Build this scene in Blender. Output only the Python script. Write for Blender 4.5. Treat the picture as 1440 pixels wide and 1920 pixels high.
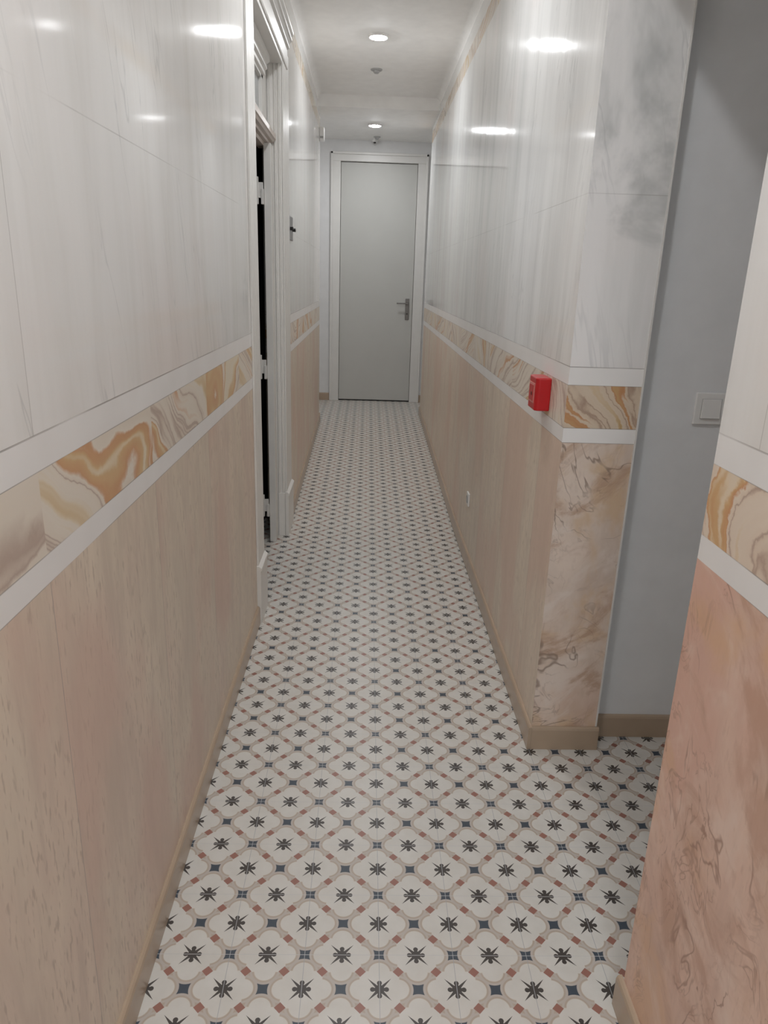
import bpy, bmesh, math
from mathutils import Matrix, Vector

# ------------------------------------------------------------------ start
for o in list(bpy.data.objects):
    bpy.data.objects.remove(o, do_unlink=True)
SC = bpy.context.scene
COL = SC.collection

# ------------------------------------------------------------------ camera
FPX = 1366.8
PITCH, YAW, ROLL = (math.radians(a) for a in (17.787, 1.748, 1.855))
CAM = Vector((-0.0712, -1.9076, 1.7406))
fw = Vector((math.sin(YAW) * math.cos(PITCH), math.cos(YAW) * math.cos(PITCH), -math.sin(PITCH)))
r0 = Vector((math.cos(YAW), -math.sin(YAW), 0))
u0 = r0.cross(fw)
rt = r0 * math.cos(ROLL) + u0 * math.sin(ROLL)
up = -r0 * math.sin(ROLL) + u0 * math.cos(ROLL)
cd = bpy.data.cameras.new('camera')
cam = bpy.data.objects.new('camera', cd)
COL.objects.link(cam)
M = Matrix.Identity(4)
for i in range(3):
    M[i][0], M[i][1], M[i][2], M[i][3] = rt[i], up[i], -fw[i], CAM[i]
cam.matrix_world = M
cd.sensor_fit = 'VERTICAL'
cd.sensor_height = 24.0
cd.lens = 24.0 * FPX / 1920.0
cd.clip_start = 0.02
SC.camera = cam

# ------------------------------------------------------------------ world, exposure
w = bpy.data.worlds.new('world')
SC.world = w
w.use_nodes = True
w.node_tree.nodes['Background'].inputs[0].default_value = (0.5, 0.5, 0.5, 1)
w.node_tree.nodes['Background'].inputs[1].default_value = 0.0
SC.view_settings.view_transform = 'Standard'
SC.view_settings.look = 'None'
SC.view_settings.gamma = 1.0
SC.view_settings.use_curve_mapping = False
SC.view_settings.exposure = 0.16
SC.cycles.max_bounces = 14
SC.cycles.diffuse_bounces = 10
SC.cycles.glossy_bounces = 6
LAMP = 300.0          # radiance of every downlight's diffuser
LAMP_COL = (0.965, 0.98, 1.0)
PANEL = 19.0         # radiance of the two panels in the hall behind the photographer

# ------------------------------------------------------------------ measures (metres)
XL, XR = -0.607, 0.605          # wall faces of the corridor
XP = 0.854                      # back of the right wall
YN, YF = -2.35, 8.0              # behind the camera, far wall
H1, H2 = 3.45, 3.34             # corridor ceiling, lowered ceiling at the end
YP, YQ = 0.53, -0.55            # right wall: far part starts, near part ends
YB = 0.62                       # wall of the side passage
YL, YR = 6.55, 7.08             # where the left and the right wall end
Z_B0, Z_B1, Z_B2, Z_B3 = 1.223, 1.274, 1.419, 1.479   # band levels
Z_J = 2.011
D0, D1 = 1.60, 3.24             # left doorway cut in the wall

def fz(y):                      # floor height: level, then a gentle ramp up
    return 0.0365 * (min(max(y, 3.1), 7.0) - 3.1)

# ------------------------------------------------------------------ node expressions
class X:
    def __init__(s, nt, sock): s.nt, s.k = nt, sock
    def _m(s, op, *a):
        n = s.nt.nodes.new('ShaderNodeMath'); n.operation = op
        for i, v in enumerate((s,) + a):
            if isinstance(v, X): s.nt.links.new(v.k, n.inputs[i])
            else: n.inputs[i].default_value = v
        return X(s.nt, n.outputs[0])
    def __add__(s, o): return s._m('ADD', o)
    __radd__ = __add__
    def __sub__(s, o): return s._m('SUBTRACT', o)
    def __rsub__(s, o): return (s * -1.0) + o
    def __mul__(s, o): return s._m('MULTIPLY', o)
    __rmul__ = __mul__
    def __truediv__(s, o): return s._m('DIVIDE', o)
    def __lt__(s, o): return s._m('LESS_THAN', o)
    def __gt__(s, o): return s._m('GREATER_THAN', o)
    def abs(s): return s._m('ABSOLUTE')
    def floor(s): return s._m('FLOOR')
    def fract(s): return s._m('FRACT')
    def sqrt(s): return s._m('SQRT')
    def sin(s): return s._m('SINE')
    def maxi(s, o): return s._m('MAXIMUM', o)
    def mini(s, o): return s._m('MINIMUM', o)
    def step(s, a, b):           # smooth 0..1 between a and b
        n = s.nt.nodes.new('ShaderNodeMapRange'); n.interpolation_type = 'SMOOTHSTEP'
        s.nt.links.new(s.k, n.inputs[0]); n.inputs[1].default_value = a; n.inputs[2].default_value = b
        return X(s.nt, n.outputs[0])

def hexc(c): return tuple(c) + (1.0,) if len(c) == 3 else tuple(c)

class Mat:
    def __init__(s, name, rough=0.5, spec=0.5, metal=0.0):
        s.m = bpy.data.materials.new(name); s.m.use_nodes = True
        s.nt = s.m.node_tree; s.b = s.nt.nodes['Principled BSDF']
        s.b.inputs['Roughness'].default_value = rough
        s.b.inputs['Specular IOR Level'].default_value = spec
        s.b.inputs['Metallic'].default_value = metal
        s._pos = None
    def pos(s):
        if s._pos is None:
            g = s.nt.nodes.new('ShaderNodeNewGeometry'); sp = s.nt.nodes.new('ShaderNodeSeparateXYZ')
            s.nt.links.new(g.outputs['Position'], sp.inputs[0])
            s._pos = [X(s.nt, sp.outputs[i]) for i in range(3)]
        return s._pos
    def vec(s, a, b, c=0.0):
        n = s.nt.nodes.new('ShaderNodeCombineXYZ')
        for i, v in enumerate((a, b, c)):
            if isinstance(v, X): s.nt.links.new(v.k, n.inputs[i])
            else: n.inputs[i].default_value = v
        return n.outputs[0]
    def noise(s, vec, scale=1.0, detail=3.0, rough=0.55, dist=0.0):
        n = s.nt.nodes.new('ShaderNodeTexNoise')
        s.nt.links.new(vec, n.inputs['Vector'])
        n.inputs['Scale'].default_value = scale; n.inputs['Detail'].default_value = detail
        n.inputs['Roughness'].default_value = rough; n.inputs['Distortion'].default_value = dist
        return X(s.nt, n.outputs[0])
    def ramp(s, fac, stops):
        n = s.nt.nodes.new('ShaderNodeValToRGB'); s.nt.links.new(fac.k, n.inputs[0])
        e = n.color_ramp.elements
        while len(e) < len(stops): e.new(0.5)
        for k, (p, c) in enumerate(stops): e[k].position = p; e[k].color = hexc(c)
        return n.outputs[0]
    def mix(s, fac, a, b, mode='MIX'):
        n = s.nt.nodes.new('ShaderNodeMix'); n.data_type = 'RGBA'; n.blend_type = mode
        for i, v in ((0, fac), (6, a), (7, b)):
            if isinstance(v, X): s.nt.links.new(v.k, n.inputs[i])
            elif isinstance(v, bpy.types.NodeSocket): s.nt.links.new(v, n.inputs[i])
            elif isinstance(v, (int, float)): n.inputs[i].default_value = v
            else: n.inputs[i].default_value = hexc(v)
        return n.outputs[2]
    def out(s, col=None, rough=None, bump=None, strength=0.2, dist=0.01):
        if col is not None:
            if isinstance(col, bpy.types.NodeSocket): s.nt.links.new(col, s.b.inputs['Base Color'])
            else: s.b.inputs['Base Color'].default_value = hexc(col)
        if rough is not None: s.nt.links.new(rough.k, s.b.inputs['Roughness'])
        if bump is not None:
            n = s.nt.nodes.new('ShaderNodeBump'); n.inputs['Strength'].default_value = strength
            n.inputs['Distance'].default_value = dist
            s.nt.links.new(bump.k, n.inputs['Height']); s.nt.links.new(n.outputs[0], s.b.inputs['Normal'])
        return s.m

def paint(name, col, rough=0.5, spec=0.4, amount=0.03, scale=9.0, bump=0.0):
    m = Mat(name, rough, spec)
    x, y, z = m.pos()
    n = m.noise(m.vec(x, y, z), scale, 4)
    lo = tuple(c * (1 - amount) for c in col); hi = tuple(min(1, c * (1 + amount)) for c in col)
    c = m.ramp(n, [(0.3, lo), (0.7, hi)])
    b = m.noise(m.vec(x, y, z), 160.0, 3)
    return m.out(c, bump=b, strength=bump if bump else 0.02, dist=0.002)

# ---- encaustic style floor tile, 20 cm, pattern repeats on the diagonal
def tile_material():
    m = Mat('patterned_floor_tile', 0.34, 0.45)
    x, y, z = m.pos()
    u, v = x / 0.2, y / 0.2
    a = (u + v).fract() - 0.5
    b = (u - v).fract() - 0.5
    p = ((a + b) * 0.5).abs(); q = ((a - b) * 0.5).abs()
    mx, mn = p.maxi(q), p.mini(q)
    d = ((mx - 0.242) * (mx - 0.242) + mn * mn).sqrt()
    s, t = mx + mn, mx - mn
    white = (d < 0.137).maxi((mx < 0.256) * (s < 0.427))
    ring = (d < 0.196) * (d > 0.166)
    edge = (d < 0.143).maxi((mx < 0.262) * (s < 0.433))
    blue = (d > 0.196) * (mx > 0.417)
    red = (s > 0.427) * (t < 0.073)
    # star
    rr = (mx * mx + mn * mn).sqrt()
    pet = (((mx - 0.090) * (mx - 0.090) + mn * mn).sqrt() < 0.032).maxi((mx < 0.09) * (mn < 0.024))
    spike = (s < 0.31) * (t < (s * -0.125 + 0.0385))
    star = (rr < 0.062).maxi(pet).maxi(spike)
    cw = m.noise(m.vec(x, y), 14.0, 4)
    wc = m.ramp(cw, [(0.3, (0.555, 0.535, 0.495)), (0.7, (0.60, 0.585, 0.55))])
    tan = m.ramp(cw, [(0.3, (0.40, 0.335, 0.275)), (0.7, (0.44, 0.375, 0.315))])
    c = m.mix(ring, tan, (0.455, 0.41, 0.37))
    c = m.mix(blue, c, (0.05, 0.065, 0.085))
    c = m.mix(edge, c, (0.53, 0.48, 0.41))
    c = m.mix(red, c, (0.29, 0.135, 0.105))
    c = m.mix(white, c, wc)
    c = m.mix(star, c, (0.055, 0.047, 0.042))
    # joints
    ju = ((u + 0.5).fract() - 0.5).abs(); jv = ((v + 0.5).fract() - 0.5).abs()
    c = m.mix(ju < 0.0038, c, (0.36, 0.37, 0.38))
    c = m.mix(jv < 0.0035, c, (0.50, 0.50, 0.50))
    j = ((ju < 0.0055).maxi(jv < 0.0045)) * -1.0
    rg = m.noise(m.vec(x, y), 30.0, 3) * 0.12 + 0.28
    return m.out(c, rough=rg, bump=j, strength=0.25, dist=0.001)

# ---- hand-painted marble wall: dado, cream strips, ornament band, pale upper slabs
def marble(name, horiz, dado, patch, fleck, slab0=-0.735, vein=0.0, grain=1.0, upper=((0.72, 0.705, 0.68), (0.79, 0.78, 0.765)), orn=0.35, osc=2.1, up0=-0.735, owob=1.5, otint=(1, 1, 1), plain=False, cool=0.0):
    m = Mat(name, 0.2, 0.5)
    P = m.pos()
    s = P[horiz]; z = P[2]
    sid = ((s - slab0) / 0.65).floor()
    so = s + sid * 7.31
    zo = z + sid * 3.17
    # --- dado
    big = m.noise(m.vec(so * 2.2, zo * 0.9), 1.0, 4, 0.6)
    c = m.mix(big.step(0.42, 0.68), dado, patch)
    mid = m.noise(m.vec(so * 9.0 * grain, zo * 2.2, 3.0), 1.0, 5, 0.62, 0.6)
    c = m.mix(mid.step(0.45, 0.75) * 0.45, c, tuple(k * 1.22 for k in dado))
    c = m.mix(mid.step(0.52, 0.30) * 0.38, c, tuple(k * 0.72 for k in patch))
    fl = m.noise(m.vec(so * 95.0 * grain, zo * 22.0, 9.0), 1.0, 2, 0.5)
    fl2 = m.noise(m.vec(so * 34.0 * grain, zo * 5.0, 19.0), 1.0, 3, 0.6)
    c = m.mix(fl2.step(0.50, 0.66) * (0.30 * (1 - vein)), c, tuple(k * 0.78 for k in patch))
    c = m.mix(fl.step(0.55, 0.67) * mid.step(0.42, 0.56) * (0.40 * (1 - vein)), c, fleck)
    rs = m.noise(m.vec(so * 1.3, zo * 0.7, 31.0), 1.4, 3, 0.5)
    c = m.mix(rs.step(0.47, 0.60) * 0.62, c, tuple(k * f for k, f in zip(patch, (0.95, 0.83, 0.82))))
    if vein > 0:
        q1, q2 = so * 0.86 + zo * 0.5, zo * 0.86 - so * 0.5
        light = tuple(min(1, k * f) for k, f in zip(dado, (1.10, 1.16, 1.22)))
        brown = tuple(k * f for k, f in zip(patch, (0.74, 0.64, 0.56)))
        ochre = (patch[0] * 0.97, patch[1] * 0.90, patch[2] * 0.70)
        k1 = m.noise(m.vec(q1 * 3.2, q2 * 6.0, 11.0), 1.0, 6, 0.62, 0.9)
        k2 = m.noise(m.vec(so * 2.6, zo * 1.9, 51.0), 1.6, 4, 0.58, 0.5)
        c = m.mix(k2.step(0.50, 0.64) * 0.75, c, ochre)
        c = m.mix(k2.step(0.46, 0.34) * 0.70, c, light)
        c = m.mix(k1.step(0.49, 0.63) * (vein * 0.6 + 0.35), c, brown)
        c = m.mix(k1.step(0.44, 0.30) * vein * 0.80, c, light)
        vn = m.noise(m.vec(so * 1.9, zo * 1.15, 5.0), 1.7, 4, 0.60, 1.3)
        line = ((vn - 0.5).abs()).step(0.013, 0.0)
        brk = m.noise(m.vec(so, zo, 2.0), 4.0, 2).step(0.48, 0.60)
        c = m.mix(line * brk * 0.75, c, tuple(k * 0.95 for k in fleck))
        wn = m.noise(m.vec(so * 13.0 * grain, zo * 7.0, 41.0), 1.0, 3, 0.55, 1.4)
        wm = m.noise(m.vec(so * 2.5, zo * 1.6, 43.0), 1.5, 2).step(0.48, 0.60)
        c = m.mix(((wn - 0.5).abs()).step(0.028, 0.0) * wm * k1.step(0.36, 0.50) * (0.95 - 0.70 * vein), c, fleck)
    # --- upper slabs
    upn = m.noise(m.vec(s * 5.5 + sid * 1.7, zo * 0.55, 1.0), 1.0, 5, 0.6, 0.35)
    cu = m.ramp(upn, [(0.32, upper[0]), (0.55, upper[1]), (0.75, tuple(k * 1.04 for k in upper[1]))])
    pink = m.noise(m.vec(s * 1.1, z * 0.8, 21.0), 1.6, 2).step(0.50, 0.72)
    cu = m.mix(pink * 0.35, cu, (0.80, 0.72, 0.695))
    tl = m.noise(m.vec(s * 6.0 + z * 1.6, z * 0.7 - s * 0.2, 7.0), 1.0, 4, 0.6, 0.4)
    cu = m.mix(((tl - 0.5).abs()).step(0.012, 0.0) * m.noise(m.vec(s, z, 4.0), 3.0, 1).step(0.4, 0.65) * 0.34, cu, (0.40, 0.41, 0.42))
    if cool > 0:
        cg = m.noise(m.vec(s * 1.6 - z * 0.9, z * 1.7 + s * 0.8, 13.0), 1.5, 5, 0.6, 0.5)
        cu = m.mix(cg.step(0.52, 0.72) * cool, cu, (0.40, 0.415, 0.41))
    # --- ornament band
    ph = (sid * 2.39 + orn).sin()
    wob = m.noise(m.vec(so * 1.7, zo * 2.6, 17.0), 1.0, 2, 0.45, 0.2)
    fine = m.noise(m.vec(so * 40.0, zo * 40.0, 1.0), 1.0, 3)
    st = m.noise(m.vec(so * 1.5 + ph * z * 3.4 + z * 1.6 + wob * owob + fine * 0.04, sid * 2.0, zo * 0.25), osc, 3, 0.62)
    co = m.ramp(st, [(0.27, (0.72, 0.655, 0.56)), (0.33, (0.60, 0.44, 0.24)), (0.375, (0.70, 0.60, 0.45)), (0.41, (0.73, 0.67, 0.585)), (0.47, (0.71, 0.64, 0.55)),
                     (0.495, (0.46, 0.36, 0.30)), (0.515, (0.68, 0.60, 0.51)), (0.56, (0.73, 0.67, 0.58)), (0.585, (0.58, 0.32, 0.17)), (0.620, (0.62, 0.43, 0.23)), (0.66, (0.73, 0.64, 0.49)), (0.72, (0.72, 0.67, 0.59))])
    co = m.mix(1.0, co, otint, 'MULTIPLY')
    # --- plain strips
    strip = m.noise(m.vec(s * 4, z * 4, 6.0), 1.0, 2)
    cs = m.ramp(strip, [(0.3, (0.76, 0.745, 0.73)), (0.7, (0.81, 0.80, 0.79))])
    col = m.mix(z > Z_B0, c, cs)
    col = m.mix(z > Z_B1, col, co)
    col = m.mix(z > Z_B2, col, cs)
    col = m.mix(z > Z_B3, col, cu)
    if not plain:
        col = m.mix(z > 3.18, col, co)
        col = m.mix(z > 3.29, col, (0.82, 0.815, 0.80))
    # joints
    hair = m.noise(m.vec(s * 1.4, z * 0.8, 3.3), 2.0, 2)
    ln = (z - Z_B3).abs() < 0.0016
    for lv, wd in ((Z_B2, 0.0010), (Z_B1, 0.0012), (Z_B0, 0.0010)):
        ln = ln.maxi((z - lv).abs() < wd)
    fr = ((s - slab0) / 0.65 + 0.5).fract() - 0.5
    vj = (fr.abs() < 0.0018) * (z < Z_B0)
    # the ornament slabs and the big pale slabs are cut at their own widths
    fr2 = ((s - up0) / 1.95 + 0.5).fract() - 0.5
    fr3 = ((s - slab0 - 0.9) / 1.95 + 0.5).fract() - 0.5
    vj2 = (fr2.abs() < 0.0006) * (z > Z_B3) * (z < Z_J)
    hj = ((z - Z_J).abs() < 0.0014)
    soft = (vj * 0.55).maxi(vj2 * 0.35).maxi(hj * hair.step(0.3, 0.6) * 0.30).maxi(ln * hair.step(0.25, 0.6) * 0.62)
    col = m.mix(soft, col, (0.20, 0.18, 0.165))
    # gloss: polished above, softer below; trowelled in vertical strokes
    up_ = z > Z_B3
    rgn = m.noise(m.vec(s * 7.0, z * 1.2, 8.0), 1.0, 3)
    rough = up_ * (rgn * 0.09 + 0.025) + (1.0 - up_) * (rgn * 0.15 + 0.30)
    bs = m.noise(m.vec(s * 16.0, z * 1.3, 2.0), 1.0, 3, 0.5)
    bs2 = m.noise(m.vec(s * 3.0, z * 3.0, 5.0), 1.0, 2, 0.5)
    return m.out(col, rough=rough, bump=bs * 0.6 + bs2 * 0.9, strength=0.07, dist=0.004)

MT = {}
MT['tile'] = tile_material()
MT['left'] = marble('painted_marble_left', 1, (0.67, 0.58, 0.47), (0.66, 0.535, 0.445), (0.27, 0.20, 0.15))
MT['right'] = marble('painted_marble_right', 1, (0.70, 0.61, 0.50), (0.68, 0.565, 0.46), (0.29, 0.22, 0.16), slab0=0.83, grain=1.3, osc=3.0, owob=0.9, upper=((0.66, 0.665, 0.665), (0.82, 0.825, 0.82)), orn=0.6)
MT['near'] = marble('painted_marble_pink', 1, (0.72, 0.54, 0.44), (0.70, 0.48, 0.385), (0.36, 0.20, 0.14), slab0=-0.52, vein=0.55, grain=0.9, orn=2.0, osc=4.6, owob=0.7, otint=(1.0, 0.93, 0.88), up0=-0.70)
MT['pier'] = marble('painted_marble_mauve', 0, (0.66, 0.555, 0.475), (0.62, 0.48, 0.385), (0.24, 0.17, 0.13), slab0=0.60, vein=0.8, grain=0.6, upper=((0.68, 0.68, 0.67), (0.78, 0.77, 0.765)), orn=3.27, osc=5.2, owob=0.55, otint=(0.84, 0.76, 0.68), cool=0.75)
MT['plaster'] = paint('white_ceiling_paint', (0.87, 0.865, 0.85), 0.75, 0.25)
MT['greywall'] = paint('pale_grey_wall_paint', (0.72, 0.73, 0.74), 0.7, 0.25)
MT['farwall'] = paint('cool_white_wall_paint', (0.70, 0.70, 0.70), 0.6, 0.3)
MT['edge'] = paint('white_slab_edge', (0.66, 0.645, 0.62), 0.5)
MT['base'] = paint('beige_glazed_skirting', (0.41, 0.315, 0.23), 0.26, 0.5, 0.05, 5.0)
MT['wood'] = paint('white_gloss_woodwork', (0.70, 0.69, 0.665), 0.38, 0.5, 0.02)
MT['wood_shaded'] = paint('shaded_gloss_woodwork', (0.56, 0.49, 0.44), 0.35, 0.5, 0.03)  # shade under the white transom bar, put into a browner base colour
MT['door'] = paint('greyish_white_door', (0.53, 0.53, 0.505), 0.45, 0.4, 0.015, 3.0)
MT['dark'] = paint('unlit_room_shade', (0.03, 0.027, 0.025), 0.8, 0.2)  # near-black colour stands in for the darkness of the unlit room
MT['shadow_gap'] = paint('black_shadow_gap', (0.012, 0.012, 0.012), 0.9, 0.1)  # painted black for the shade in the gap below the far door
MT['white'] = paint('white_plastic', (0.74, 0.735, 0.72), 0.35, 0.5, 0.01)
MT['grey'] = paint('grey_plastic', (0.36, 0.36, 0.355), 0.45, 0.5, 0.02)
MT['black'] = paint('black_plastic', (0.02, 0.02, 0.02), 0.35, 0.5)
MT['red'] = paint('red_alarm_plastic', (0.46, 0.008, 0.012), 0.33, 0.5, 0.03)
MT['redlabel'] = paint('pale_pink_call_point_pane', (0.60, 0.20, 0.18), 0.3, 0.5, 0.02)

def metal(name, col, rough):
    m = Mat(name, rough, 0.5, 1.0); x, y, z = m.pos()
    n = m.noise(m.vec(x * 4, y * 4, z * 200), 1.0, 2)
    return m.out(m.ramp(n, [(0.3, tuple(c * .9 for c in col)), (0.7, col)]))
MT['steel'] = metal('satin_dark_steel', (0.22, 0.21, 0.20), 0.38)
MT['plate'] = paint('grey_enamelled_metal', (0.20, 0.20, 0.20), 0.4)

def glassy():
    m = Mat('frosted_transom_glass', 0.25, 0.5)
    x, y, z = m.pos(); n = m.noise(m.vec(x, y, z), 60.0, 3)
    m.b.inputs['Transmission Weight'].default_value = 0.25
    return m.out(m.ramp(n, [(0.3, (0.50, 0.52, 0.52)), (0.7, (0.56, 0.58, 0.58))]), bump=n, strength=0.1, dist=0.002)
MT['glass'] = glassy()

def glow(nm, rad):
    m = bpy.data.materials.new(nm); m.use_nodes = True; nt = m.node_tree
    nt.nodes.remove(nt.nodes['Principled BSDF'])
    e = nt.nodes.new('ShaderNodeEmission'); e.inputs[0].default_value = LAMP_COL + (1,); e.inputs[1].default_value = rad
    nt.links.new(e.outputs[0], nt.nodes['Material Output'].inputs[0]); return m
MT['glow'] = glow('lit_downlight_diffuser', LAMP)
MT['panel'] = glow('lit_panel_diffuser', PANEL)

# ------------------------------------------------------------------ mesh helpers
def box(bm, x0, x1, y0, y1, z0, z1, mi=0, ramp=False):
    """axis box; ramp=True lets the z values ride on the floor height"""
    ys = [y0] + [k for k in (3.1, 7.0) if ramp and y0 < k < y1] + [y1]
    rows = []
    for y in ys:
        o = fz(y) if ramp else 0.0
        rows.append([bm.verts.new((x, y, z + o)) for x, z in ((x0, z0), (x1, z0), (x1, z1), (x0, z1))])
    fs = [bm.faces.new(rows[0]), bm.faces.new(rows[-1][::-1])]
    for a, b in zip(rows, rows[1:]):
        for k in range(4):
            fs.append(bm.faces.new((a[k], b[k], b[(k + 1) % 4], a[(k + 1) % 4])))
    for f in fs: f.material_index = mi
    return fs

def prism(bm, prof, axis, t0, t1, ramp=False, mi=0):
    """extrude a closed profile [(p, q)...] along an axis. axis 'y': (x,z); 'x': (y,z); 'z': (x,y)"""
    ts = [t0] + [k for k in (3.1, 7.0) if ramp and axis == 'y' and t0 < k < t1] + [t1]
    rows = []
    for t in ts:
        o = fz(t) if ramp else 0.0
        if axis == 'y': rows.append([bm.verts.new((p, t, q + o)) for p, q in prof])
        elif axis == 'x': rows.append([bm.verts.new((t, p, q)) for p, q in prof])
        else: rows.append([bm.verts.new((p, q, t)) for p, q in prof])
    n = len(prof)
    bm.faces.new(rows[0]).material_index = mi
    bm.faces.new(rows[-1][::-1]).material_index = mi
    for a, b in zip(rows, rows[1:]):
        for k in range(n):
            bm.faces.new((a[k], b[k], b[(k + 1) % n], a[(k + 1) % n])).material_index = mi

def lathe(bm, cx, cy, cz, prof, n=40, mi=0):
    """surface of revolution about z; prof [(r, dz)...]; r = 0 closes it"""
    rings = []
    for r, dz in prof:
        if r < 1e-6: rings.append([bm.verts.new((cx, cy, cz + dz))])
        else: rings.append([bm.verts.new((cx + r * math.cos(2 * math.pi * k / n), cy + r * math.sin(2 * math.pi * k / n), cz + dz)) for k in range(n)])
    for a, b in zip(rings, rings[1:]):
        for k in range(n):
            k2 = (k + 1) % n
            if len(a) == 1: f = bm.faces.new((a[0], b[k], b[k2]))
            elif len(b) == 1: f = bm.faces.new((a[k], b[0], a[k2]))
            else: f = bm.faces.new((a[k], b[k], b[k2], a[k2]))
            f.material_index = mi; f.smooth = True

def link(name, bm, mats, parent=None, bevel=0.0, seg=2, smooth=False):
    bmesh.ops.recalc_face_normals(bm, faces=bm.faces)
    me = bpy.data.meshes.new(name); bm.to_mesh(me); bm.free()
    for k in (mats if isinstance(mats, (list, tuple)) else [mats]): me.materials.append(MT[k])
    o = bpy.data.objects.new(name, me); COL.objects.link(o)
    if smooth:
        for p in me.polygons: p.use_smooth = True
    if bevel > 0:
        b = o.modifiers.new('bevel', 'BEVEL'); b.width = bevel; b.segments = seg; b.limit_method = 'ANGLE'
    if parent is not None:
        o.parent = parent
        o.matrix_parent_inverse = Matrix.Translation(parent.location).inverted()
    return o

def NB(): return bmesh.new()
def structure(name, bm, mats, **k):
    o = link(name, bm, mats, **k); o['kind'] = 'structure'; return o
def tag(o, label, cat, group=None):
    o['label'] = label; o['category'] = cat
    if group: o['group'] = group
    return o
def thing(name, loc, label=None, cat=None, group=None, kind=None):
    o = bpy.data.objects.new(name, None); o.location = loc; o.empty_display_size = 0.05; COL.objects.link(o)
    if label: tag(o, label, cat, group)
    if kind: o['kind'] = kind
    return o

# ------------------------------------------------------------------ the setting
bm = NB(); 
box(bm, -0.80, 2.75, YN, YF + 0.15, -0.12, 0.0, ramp=True)
box(bm, -2.6, 2.75, -6.0, YN, -0.12, 0.0)
structure('floor', bm, 'tile')

bm = NB()
box(bm, -0.80, 2.75, YN, 6.20, H1, H1 + 0.12)
box(bm, -2.6, 2.75, -6.0, YN, H1, H1 + 0.12)
box(bm, -1.30, 1.30, 6.20, YF + 0.15, H2, H1 + 0.12)
structure('ceiling', bm, 'plaster')

# left wall with its doorway
bm = NB()
box(bm, XL - 0.16, XL, YN, D0, 0, H1)
box(bm, XL - 0.16, XL, D1, YL, 0, H1)
box(bm, XL - 0.16, XL, D0, D1, 2.92, H1)
structure('wall_left', bm, 'left')

# right wall: far part with the pier face, near part, and the wall over the side passage
bm = NB()
box(bm, XR, XP, YP, YR, 0, H1)
for f in bm.faces:
    if f.normal.length == 0: f.normal_update()
bm.normal_update()
for f in bm.faces:
    c = f.calc_center_median()
    if abs(c.y - YP) < 1e-4: f.material_index = 1
    elif abs(c.x - XP) < 1e-4: f.material_index = 2
structure('wall_right', bm, ['right', 'pier', 'greywall'])
bm = NB()
box(bm, XR, XP, YN, YQ, 0, H1)
bm.normal_update()
for f in bm.faces:
    if abs(f.calc_center_median().x - XR) > 1e-4: f.material_index = 1
structure('wall_right_near', bm, ['near', 'greywall'])
bm = NB()
box(bm, XR, XP, YQ, YP, 2.73, H1)
structure('wall_above_passage', bm, 'plaster')
# thin white edge of the pier's facing
bm = NB()
box(bm, XP, XP + 0.006, YP - 0.003, YP + 0.010, 0.10, 2.73)
structure('trim_1', bm, 'edge')

# side passage
bm = NB(); box(bm, XP - 0.04, 2.75, YB, YB + 0.1, 0, 2.95); structure('wall_passage_back', bm, 'greywall')
bm = NB(); box(bm, XP - 0.02, 2.75, YQ - 0.12, YQ - 0.02, 0, 2.95); structure('wall_passage_front', bm, 'greywall')
bm = NB(); box(bm, 2.65, 2.75, YQ - 0.02, YB, 0, 2.95); structure('wall_passage_end', bm, 'greywall')
bm = NB(); box(bm, XP - 0.001, 2.75, YQ - 0.1, YB + 0.1, 2.85, 2.95); structure('ceiling_passage', bm, 'plaster')

# end lobby
bm = NB(); box(bm, -1.30, -0.5641 - 0.0, YF, YF + 0.12, 0, H2); box(bm, 0.645, 1.30, YF, YF + 0.12, 0, H2)
box(bm, -0.5641, 0.645, YF, YF + 0.12, 3.205, H2)
structure('wall_back', bm, 'farwall')
bm = NB(); box(bm, -1.30, -1.18, YL, YF, 0, H2); box(bm, -1.18, XL - 0.16, YL, YL + 0.08, 0, H2)
structure('wall_lobby_left', bm, 'farwall')
bm = NB(); box(bm, 1.18, 1.30, YR, YF, 0, H2); box(bm, XP, 1.18, YR, YR + 0.08, 0, H2)
structure('wall_lobby_right', bm, 'farwall')
bm = NB(); box(bm, -1.30, -0.80, YL, YF + 0.15, -0.12, 0.0, ramp=True)
structure('floor_lobby', bm, 'tile')
# hall behind the photographer
bm = NB()
box(bm, -2.6, -2.5, -6.0, YN, 0, H1); box(bm, 2.65, 2.75, -6.0, YN, 0, H1); box(bm, -2.5, 2.65, -6.0, -5.9, 0, H1)
box(bm, -2.5, XL - 0.16, YN - 0.1, YN, 0, H1); box(bm, XP, 2.65, YN - 0.1, YN, 0, H1)
structure('wall_front', bm, 'farwall')

# dark room behind the left doorway
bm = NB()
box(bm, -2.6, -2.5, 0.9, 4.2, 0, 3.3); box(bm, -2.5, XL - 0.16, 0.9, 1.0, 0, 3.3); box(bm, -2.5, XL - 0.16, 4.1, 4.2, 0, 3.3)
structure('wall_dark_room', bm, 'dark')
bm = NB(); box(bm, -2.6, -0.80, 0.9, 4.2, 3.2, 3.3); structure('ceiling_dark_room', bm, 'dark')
bm = NB(); box(bm, -2.6, -0.80, 0.9, 4.2, -0.12, 0.0); structure('floor_dark_room', bm, 'dark')

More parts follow.
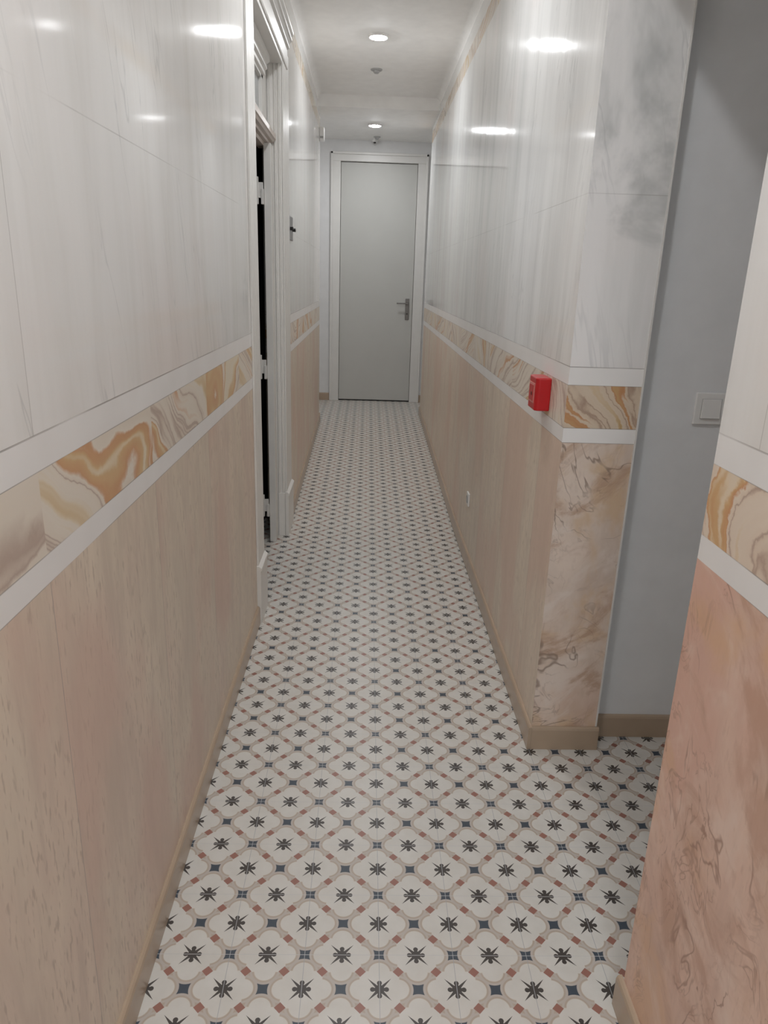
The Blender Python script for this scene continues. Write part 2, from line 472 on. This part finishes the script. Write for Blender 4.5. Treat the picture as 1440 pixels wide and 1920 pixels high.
# skirting: rounded top, follows the floor
def skirt_profile(x, s, h=0.098, t=0.014):
    # from the wall (x) outwards by s*t
    return [(x, 0.0005), (x + s * t, 0.0005), (x + s * t, h - 0.012), (x + s * (t - 0.003), h - 0.004), (x + s * (t - 0.008), h), (x, h)]
bm = NB(); prism(bm, skirt_profile(XL, 1), 'y', YN, D0 - 0.001, ramp=True)
structure('baseboard_left', bm, 'base')
bm = NB(); prism(bm, skirt_profile(XL, 1), 'y', D1 + 0.001, YL, ramp=True)
structure('baseboard_left_far', bm, 'base')
bm = NB()
prism(bm, skirt_profile(XR, -1), 'y', YP - 0.014, YR, ramp=True)
structure('baseboard_right', bm, 'base')
bm = NB(); prism(bm, skirt_profile(YP, -1), 'x', XR + 0.0005, XP + 0.014)
prism(bm, skirt_profile(XP, 1), 'y', YP + 0.0005, YB - 0.001)
structure('baseboard_pier', bm, 'base')
bm = NB(); prism(bm, skirt_profile(YB, -1), 'x', XP + 0.0145, 2.64)
structure('baseboard_passage', bm, 'base')
bm = NB(); prism(bm, skirt_profile(XR, -1), 'y', YN, YQ + 0.014)
structure('baseboard_right_near', bm, 'base')
bm = NB(); prism(bm, [(a, b + fz(YF)) for a, b in skirt_profile(YF, -1)], 'x', -1.18, -0.566)
prism(bm, [(a, b + fz(YF)) for a, b in skirt_profile(YF, -1)], 'x', 0.647, 1.18)
structure('baseboard_back', bm, 'base')

# soft coves between walls and ceiling
def cove(x, s, z, r=0.05, n=8):
    pts = [(x, z), (x, z - r)]
    for k in range(n + 1):
        a = math.pi / 2 * k / n
        pts.append((x + s * (r - r * math.cos(a)), z - r + r * math.sin(a)))
    out = []
    for p in pts:
        if not out or (abs(p[0] - out[-1][0]) + abs(p[1] - out[-1][1])) > 1e-6: out.append(p)
    return out[:-1] if abs(out[-1][0] - out[0][0]) + abs(out[-1][1] - out[0][1]) < 1e-6 else out
bm = NB(); prism(bm, cove(XL, 1, H1), 'y', YN, 6.199); structure('trim_2', bm, 'plaster', smooth=False)
bm = NB(); prism(bm, cove(XR, -1, H1), 'y', YN, 6.199); structure('trim_3', bm, 'plaster', smooth=False)

# ------------------------------------------------------------------ far door
zf = fz(YF)
d1 = thing('door_1', (0.04, YF, zf), kind='structure')
d1['label'] = 'tall plain greyish white door closing the end of the corridor'
bm = NB()
lx0, lx1, lz1 = -0.441, 0.518, 3.10
ox0, ox1, oz1 = -0.564, 0.645, 3.205
for a, b in ((ox0, lx0), (lx1, ox1)):
    box(bm, a, b, YF - 0.020, YF + 0.10, zf, lz1)
box(bm, ox0, ox1, YF - 0.020, YF + 0.10, lz1, oz1)
# raised outer moulding
box(bm, ox0, ox0 + 0.028, YF - 0.034, YF - 0.020, zf, oz1)
box(bm, ox1 - 0.028, ox1, YF - 0.034, YF - 0.020, zf, oz1)
box(bm, ox0, ox1, YF - 0.034, YF - 0.020, oz1 - 0.028, oz1)
link('door_frame', bm, 'wood', d1, bevel=0.004)
bm = NB(); box(bm, lx0 + 0.004, lx1 - 0.004, YF + 0.022, YF + 0.062, zf + 0.014, lz1 - 0.005)
leaf = link('door_leaf', bm, 'door', d1, bevel=0.003)
bm = NB(); box(bm, lx0 + 0.001, lx1 - 0.001, YF + 0.024, YF + 0.10, zf + 0.0005, zf + 0.012)
link('threshold_gap', bm, 'shadow_gap', d1)
bm = NB(); box(bm, 0.423, 0.474, YF + 0.012, YF + 0.022, 1.224, 1.493)
hp = link('handle_plate', bm, 'steel', d1, bevel=0.003)
bm = NB()
box(bm, 0.440, 0.458, YF - 0.035, YF + 0.012, 1.424, 1.442)
box(bm, 0.307, 0.458, YF - 0.047, YF - 0.035, 1.424, 1.441)
link('lever', bm, 'steel', hp, bevel=0.004, seg=3)
bm = NB(); lathe(bm, 0, 0, 0, [(0, 0), (0.009, 0), (0.009, 0.006), (0, 0.006)], 24)
bmesh.ops.rotate(bm, verts=bm.verts, cent=(0, 0, 0), matrix=Matrix.Rotation(math.pi / 2, 3, 'X'))
bmesh.ops.translate(bm, verts=bm.verts, vec=(0.4485, YF + 0.0125, 1.30))
link('keyhole', bm, 'black', hp)

# ------------------------------------------------------------------ left doorway
d2 = thing('door_2', (XL, 2.4, 0), kind='structure')
d2['label'] = 'white panelled doorway with a glazed transom, its door standing open on a dark room'
XC = XL + 0.010
def casing_profile(y0, y1, x0, x1, flip):
    # plan profile (x, y) of a fluted casing between y0 and y1
    w = y1 - y0; pts = [(x0, y0), (x1, y0)]
    for f0, f1 in ((0.16, 0.22), (0.34, 0.40), (0.60, 0.66), (0.80, 0.86)):
        pts += [(x1, y0 + w * f0), (x1 - 0.002, y0 + w * (f0 + .02)), (x1 - 0.002, y0 + w * (f1 - .02)), (x1, y0 + w * f1)]
    pts += [(x1, y1), (x0, y1)]
    return pts
bm = NB(); prism(bm, casing_profile(D0 - 0.03, 1.785, XL + 0.0005, XC, False), 'z', 0.30, 3.02)
bmesh.ops.translate(bm, verts=bm.verts, vec=(0, 0, 0))
link('casing', bm, 'wood', d2, bevel=0.001)
bm = NB(); prism(bm, casing_profile(2.94, D1 + 0.02, XL + 0.0005, XC, False), 'z', 0.305, 3.02)
link('casing', bm, 'wood', d2, bevel=0.001)
# plinth blocks
for a, b in ((D0 - 0.04, 1.795), (2.92, D1 + 0.03)):
    bm = NB()
    box(bm, XL + 0.0005, XC + 0.012, a, b, 0.0, 0.29, ramp=(a > 2))
    prism(bm, [(XL + 0.0005, 0.29), (XC + 0.012, 0.29), (XC + 0.018, 0.297), (XC + 0.016, 0.306), (XC + 0.002, 0.318), (XL + 0.0005, 0.318)], 'y', a, b)
    link('plinth_block', bm, 'wood', d2)
# reveal linings (jambs facing each other, with stepped mouldings)
bm = NB()
prism(bm, [(XL - 0.16, 1.785), (XL, 1.785), (XL, D0), (XL - 0.16, D0)], 'z', 0, 2.92)
link('reveal', bm, 'wood', d2)
bm = NB()
st = [(XL - 0.0005, D1), (-0.700, D1), (-0.700, 2.905), (-0.690, 2.905), (-0.690, 2.915), (-0.676, 2.915), (-0.672, 2.928), (-0.655, 2.930), (-0.650, 2.922), (-0.644, 2.922), (-0.640, 2.932), (-0.630, 2.932), (-0.625, 2.924), (-0.619, 2.924), (-0.615, 2.936), (XL - 0.0005, 2.938)]
prism(bm, st, 'z', 0.0, 2.92)
link('reveal', bm, 'wood', d2)
bm = NB(); box(bm, -0.655, XL - 0.001, 2.921, 2.938, 0.0, 0.31)
link('reveal_foot', bm, 'wood', d2, bevel=0.003)
# door frame set back in the reveal
bm = NB()
box(bm, -0.700, -0.658, 2.80, 2.90, 0, 2.47)
link('door_jamb', bm, 'wood', d2, bevel=0.002)
bm = NB(); box(bm, -0.745, -0.660, 1.786, 1.84, 0, 2.47)
link('door_jamb', bm, 'wood', d2, bevel=0.002)
# transom bar with moulded underside
bm = NB()
prism(bm, [(-0.745, 2.455), (-0.700, 2.455), (-0.695, 2.470), (-0.675, 2.472), (-0.672, 2.485), (-0.655, 2.488), (-0.648, 2.500), (-0.640, 2.503), (-0.640, 2.530), (-0.660, 2.545), (-0.680, 2.575), (-0.745, 2.575)], 'y', 1.786, 2.92)
link('transom_bar', bm, ['wood_shaded'], d2)
# open leaf, inside the dark room
bm = NB(); box(bm, -1.60, -0.757, 2.775, 2.815, 0.012, 2.45)
for z0, z1 in ((0.18, 0.95), (1.12, 2.30)):
    box(bm, -1.48, -0.88, 2.768, 2.775, z0, z0 + 0.02); box(bm, -1.48, -0.88, 2.768, 2.775, z1, z1 + 0.02)
    box(bm, -1.48, -1.46, 2.768, 2.775, z0, z1); box(bm, -0.90, -0.88, 2.768, 2.775, z0, z1)
lf = link('door_leaf', bm, 'wood', d2, bevel=0.003)
for zc in (0.25, 1.17, 2.20):
    bm = NB()
    box(bm, -0.757, -0.704, 2.783, 2.797, zc - 0.030, zc + 0.055)
    box(bm, -0.757, -0.731, 2.778, 2.797, zc - 0.065, zc + 0.085)
    box(bm, -0.716, -0.700, 2.778, 2.797, zc - 0.065, zc + 0.020)
    link('hinge', bm, 'wood', d2, bevel=0.002)
# transom sash and pane
w1 = thing('window_1', (-0.70, 2.35, 2.6), kind='structure')
w1['label'] = 'small frosted transom window over the left doorway'
bm = NB()
for a in ((1.786, 1.86), (2.70, 2.92)): box(bm, -0.745, -0.690, a[0], a[1], 2.575, 2.905)
box(bm, -0.745, -0.690, 1.86, 2.70, 2.575, 2.605)
prism(bm, [(-0.745, 2.785), (-0.690, 2.785), (-0.690, 2.80), (-0.678, 2.806), (-0.678, 2.825), (-0.665, 2.835), (-0.665, 2.86), (-0.650, 2.872), (-0.650, 2.905), (-0.745, 2.905)], 'y', 1.786, 2.76)
link('window_frame', bm, 'wood', w1)
bm = NB(); box(bm, -0.716, -0.708, 1.861, 2.699, 2.606, 2.784)
link('pane', bm, 'glass', w1)
# soffit of the opening and the entablature
bm = NB(); box(bm, -0.766, XC, 1.786, 2.92, 2.906, 2.945)
link('head_lining', bm, 'wood', d2, bevel=0.003)
bm = NB()
prism(bm, [(XL + 0.0005, 2.93), (XC + 0.006, 2.93), (XC + 0.010, 2.937), (XC + 0.010, 2.945), (XC + 0.004, 2.95), (XC + 0.004, 3.035), (XC + 0.018, 3.043), (XC + 0.018, 3.052), (XC + 0.008, 3.056), (XC + 0.024, 3.075), (XC + 0.034, 3.082), (XC + 0.034, 3.092), (XC + 0.026, 3.096), (XC + 0.044, 3.112), (XC + 0.044, 3.128), (XL + 0.0005, 3.128)], 'y', 1.52, 3.16)
link('entablature', bm, 'wood', d2)

# ------------------------------------------------------------------ ceiling fittings
def downlight(x, y, z, label):
    t = thing('downlight', (x, y, z), label, 'ceiling light', 'recessed downlights along the corridor ceiling')
    bm = NB(); lathe(bm, x, y, z, [(0.0645, 0.0), (0.0645, -0.0165), (0.067, -0.018), (0.070, -0.016), (0.076, -0.005), (0.078, 0.0)])
    link('rim', bm, 'white', t)
    bm = NB(); lathe(bm, x, y, z, [(0.064, -0.0165), (0.056, -0.0195), (0.045, -0.0225), (0.032, -0.0250), (0.018, -0.0265), (0, -0.0270)])
    link('diffuser', bm, 'glow', t)
    return t
downlight(-0.036, 4.31, H1, 'round lit downlight nearer the viewer, in the higher part of the ceiling')
downlight(-0.037, 7.00, H2, 'round lit downlight farther away, in the lowered ceiling before the end door')
downlight(-0.036, 1.60, H1, 'round lit downlight overhead, above the pier with the red call point')
downlight(-0.036, -0.80, H1, 'round lit downlight directly over the photographer')

for yy, lb in ((-3.05, 'square ceiling panel light in the hall behind the photographer, nearer the corridor'), (-4.7, 'square ceiling panel light in the hall behind the photographer, farther back')):
    t = thing('panel_light', (0, yy, H1), lb, 'ceiling light', 'panel lights of the hall behind')
    bm = NB(); box(bm, -0.40, 0.40, yy - 0.40, yy + 0.40, H1 - 0.020, H1 - 0.0005); link('frame', bm, 'white', t, bevel=0.003)
    bm = NB(); box(bm, -0.37, 0.37, yy - 0.37, yy + 0.37, H1 - 0.024, H1 - 0.0205); link('diffuser', bm, 'panel', t)

def detector(x, y, z, r, label, name='ceiling_detector'):
    t = thing(name, (x, y, z), label, 'detector')
    bm = NB(); lathe(bm, x, y, z, [(r, 0.0), (r, -0.006), (r * 0.92, -0.010), (r * 0.6, -0.012)], 32)
    link('base', bm, 'grey', t)
    bm = NB(); lathe(bm, x, y, z, [(r * 0.6, -0.010), (r * 0.55, -0.022), (r * 0.35, -0.032), (0, -0.034)], 32)
    link('dome', bm, 'grey', t)
detector(-0.041, 5.24, H1, 0.050, 'small grey domed ceiling sensor between the two lit downlights')
detector(-0.005, 7.72, H2, 0.042, 'small grey domed ceiling sensor just behind the farther downlight')
t = thing('motion_sensor', (-0.03, 7.90, H2), 'tiny white sensor with a dark lens on the ceiling right above the end door', 'sensor')
bm = NB(); lathe(bm, -0.03, 7.90, H2, [(0.034, 0), (0.034, -0.028), (0.028, -0.036), (0.0, -0.037)], 28); link('housing', bm, 'white', t)
bm = NB(); lathe(bm, -0.03, 7.885, H2 - 0.030, [(0.0, 0.0), (0.017, -0.004), (0.015, -0.016), (0, -0.021)], 24); link('lens', bm, 'black', t)

# white box at the top of the left wall's end
t = thing('wall_box', (XL, 6.46, 3.07), 'small white box fixed high up at the far end of the left wall', 'box')
bm = NB(); box(bm, XL, XL + 0.050, 6.42, 6.53, 3.075, 3.195); link('housing', bm, 'white', t, bevel=0.006)
bm = NB(); box(bm, XL + 0.008, XL + 0.040, 6.416, 6.421, 3.09, 3.11); link('vent', bm, 'grey', t)

# grey plate with two knobs by the doorway
t = thing('wall_plate', (XL, 3.38, 1.96), 'grey metal plate with two black knobs on the left wall past the doorway', 'plate')
bm = NB(); box(bm, XL, XL + 0.008, 3.285, 3.50, 1.965, 2.115); link('plate', bm, 'plate', t, bevel=0.002)
for yy in (3.31, 3.475):
    bm = NB(); lathe(bm, 0, 0, 0, [(0, 0), (0.011, 0), (0.011, 0.014), (0.013, 0.018), (0.010, 0.022), (0, 0.023)], 24)
    bmesh.ops.rotate(bm, verts=bm.verts, cent=(0, 0, 0), matrix=Matrix.Rotation(math.pi / 2, 3, 'Y'))
    bmesh.ops.translate(bm, verts=bm.verts, vec=(XL + 0.008, yy, 2.035)); link('knob', bm, 'black', t)

# red manual call point on the right wall
t = thing('alarm_call_point', (XR, 0.80, 1.297), 'red fire alarm call point on the right wall beside the pier corner', 'fire alarm')
bm = NB()
ya, yb, za, zb, xo = 0.745, 0.868, 1.292, 1.412, XR - 0.056
# housing with a chamfered front
prism(bm, [(XR, ya), (xo + 0.010, ya), (xo, ya + 0.010), (xo, yb - 0.010), (xo + 0.010, yb), (XR, yb)], 'z', za, zb)
hs = link('housing', bm, 'red', t, bevel=0.005, seg=3)
bm = NB(); box(bm, xo - 0.002, xo + 0.001, ya + 0.020, yb - 0.020, za + 0.026, zb - 0.022); link('surround', bm, 'redlabel', hs, bevel=0.001)
bm = NB(); box(bm, xo - 0.0035, xo - 0.001, ya + 0.034, yb - 0.026, za + 0.032, zb - 0.030); link('press_pane', bm, 'red', hs, bevel=0.001)
bm = NB(); box(bm, xo - 0.0045, xo - 0.003, ya + 0.048, ya + 0.060, za + 0.052, za + 0.064); link('mark', bm, 'black', hs)

# socket low on the right wall
t = thing('wall_socket', (XR, 2.55, 0.36), 'small white wall socket low down on the right wall above the skirting', 'socket')
bm = NB(); box(bm, XR - 0.010, XR, 2.505, 2.588, 0.370, 0.453); pl = link('plate', bm, 'white', t, bevel=0.003)
bm = NB(); lathe(bm, 0, 0, 0, [(0.026, 0.0), (0.026, 0.003), (0.020, 0.003), (0.020, -0.004), (0, -0.004)], 28)
bmesh.ops.rotate(bm, verts=bm.verts, cent=(0, 0, 0), matrix=Matrix.Rotation(-math.pi / 2, 3, 'Y'))
bmesh.ops.translate(bm, verts=bm.verts, vec=(XR - 0.010, 2.5465, 0.4115)); link('socket_well', bm, 'grey', pl)

# light switch in the side passage
t = thing('light_switch', (1.13, YB, 1.28), 'white square light switch on the pale grey wall of the side passage', 'light switch')
bm = NB(); box(bm, 1.082, 1.196, YB - 0.010, YB, 1.283, 1.395); pl = link('plate', bm, 'white', t, bevel=0.004, seg=3)
bm = NB()
box(bm, 1.104, 1.174, YB - 0.0115, YB - 0.010, 1.304, 1.374)
link('rocker_gap', bm, 'grey', pl)
bm = NB()
prism(bm, [(YB - 0.010, 1.306), (YB - 0.017, 1.306), (YB - 0.013, 1.373), (YB - 0.010, 1.373)], 'x', 1.1055, 1.1725)
link('rocker', bm, 'white', pl, bevel=0.001)
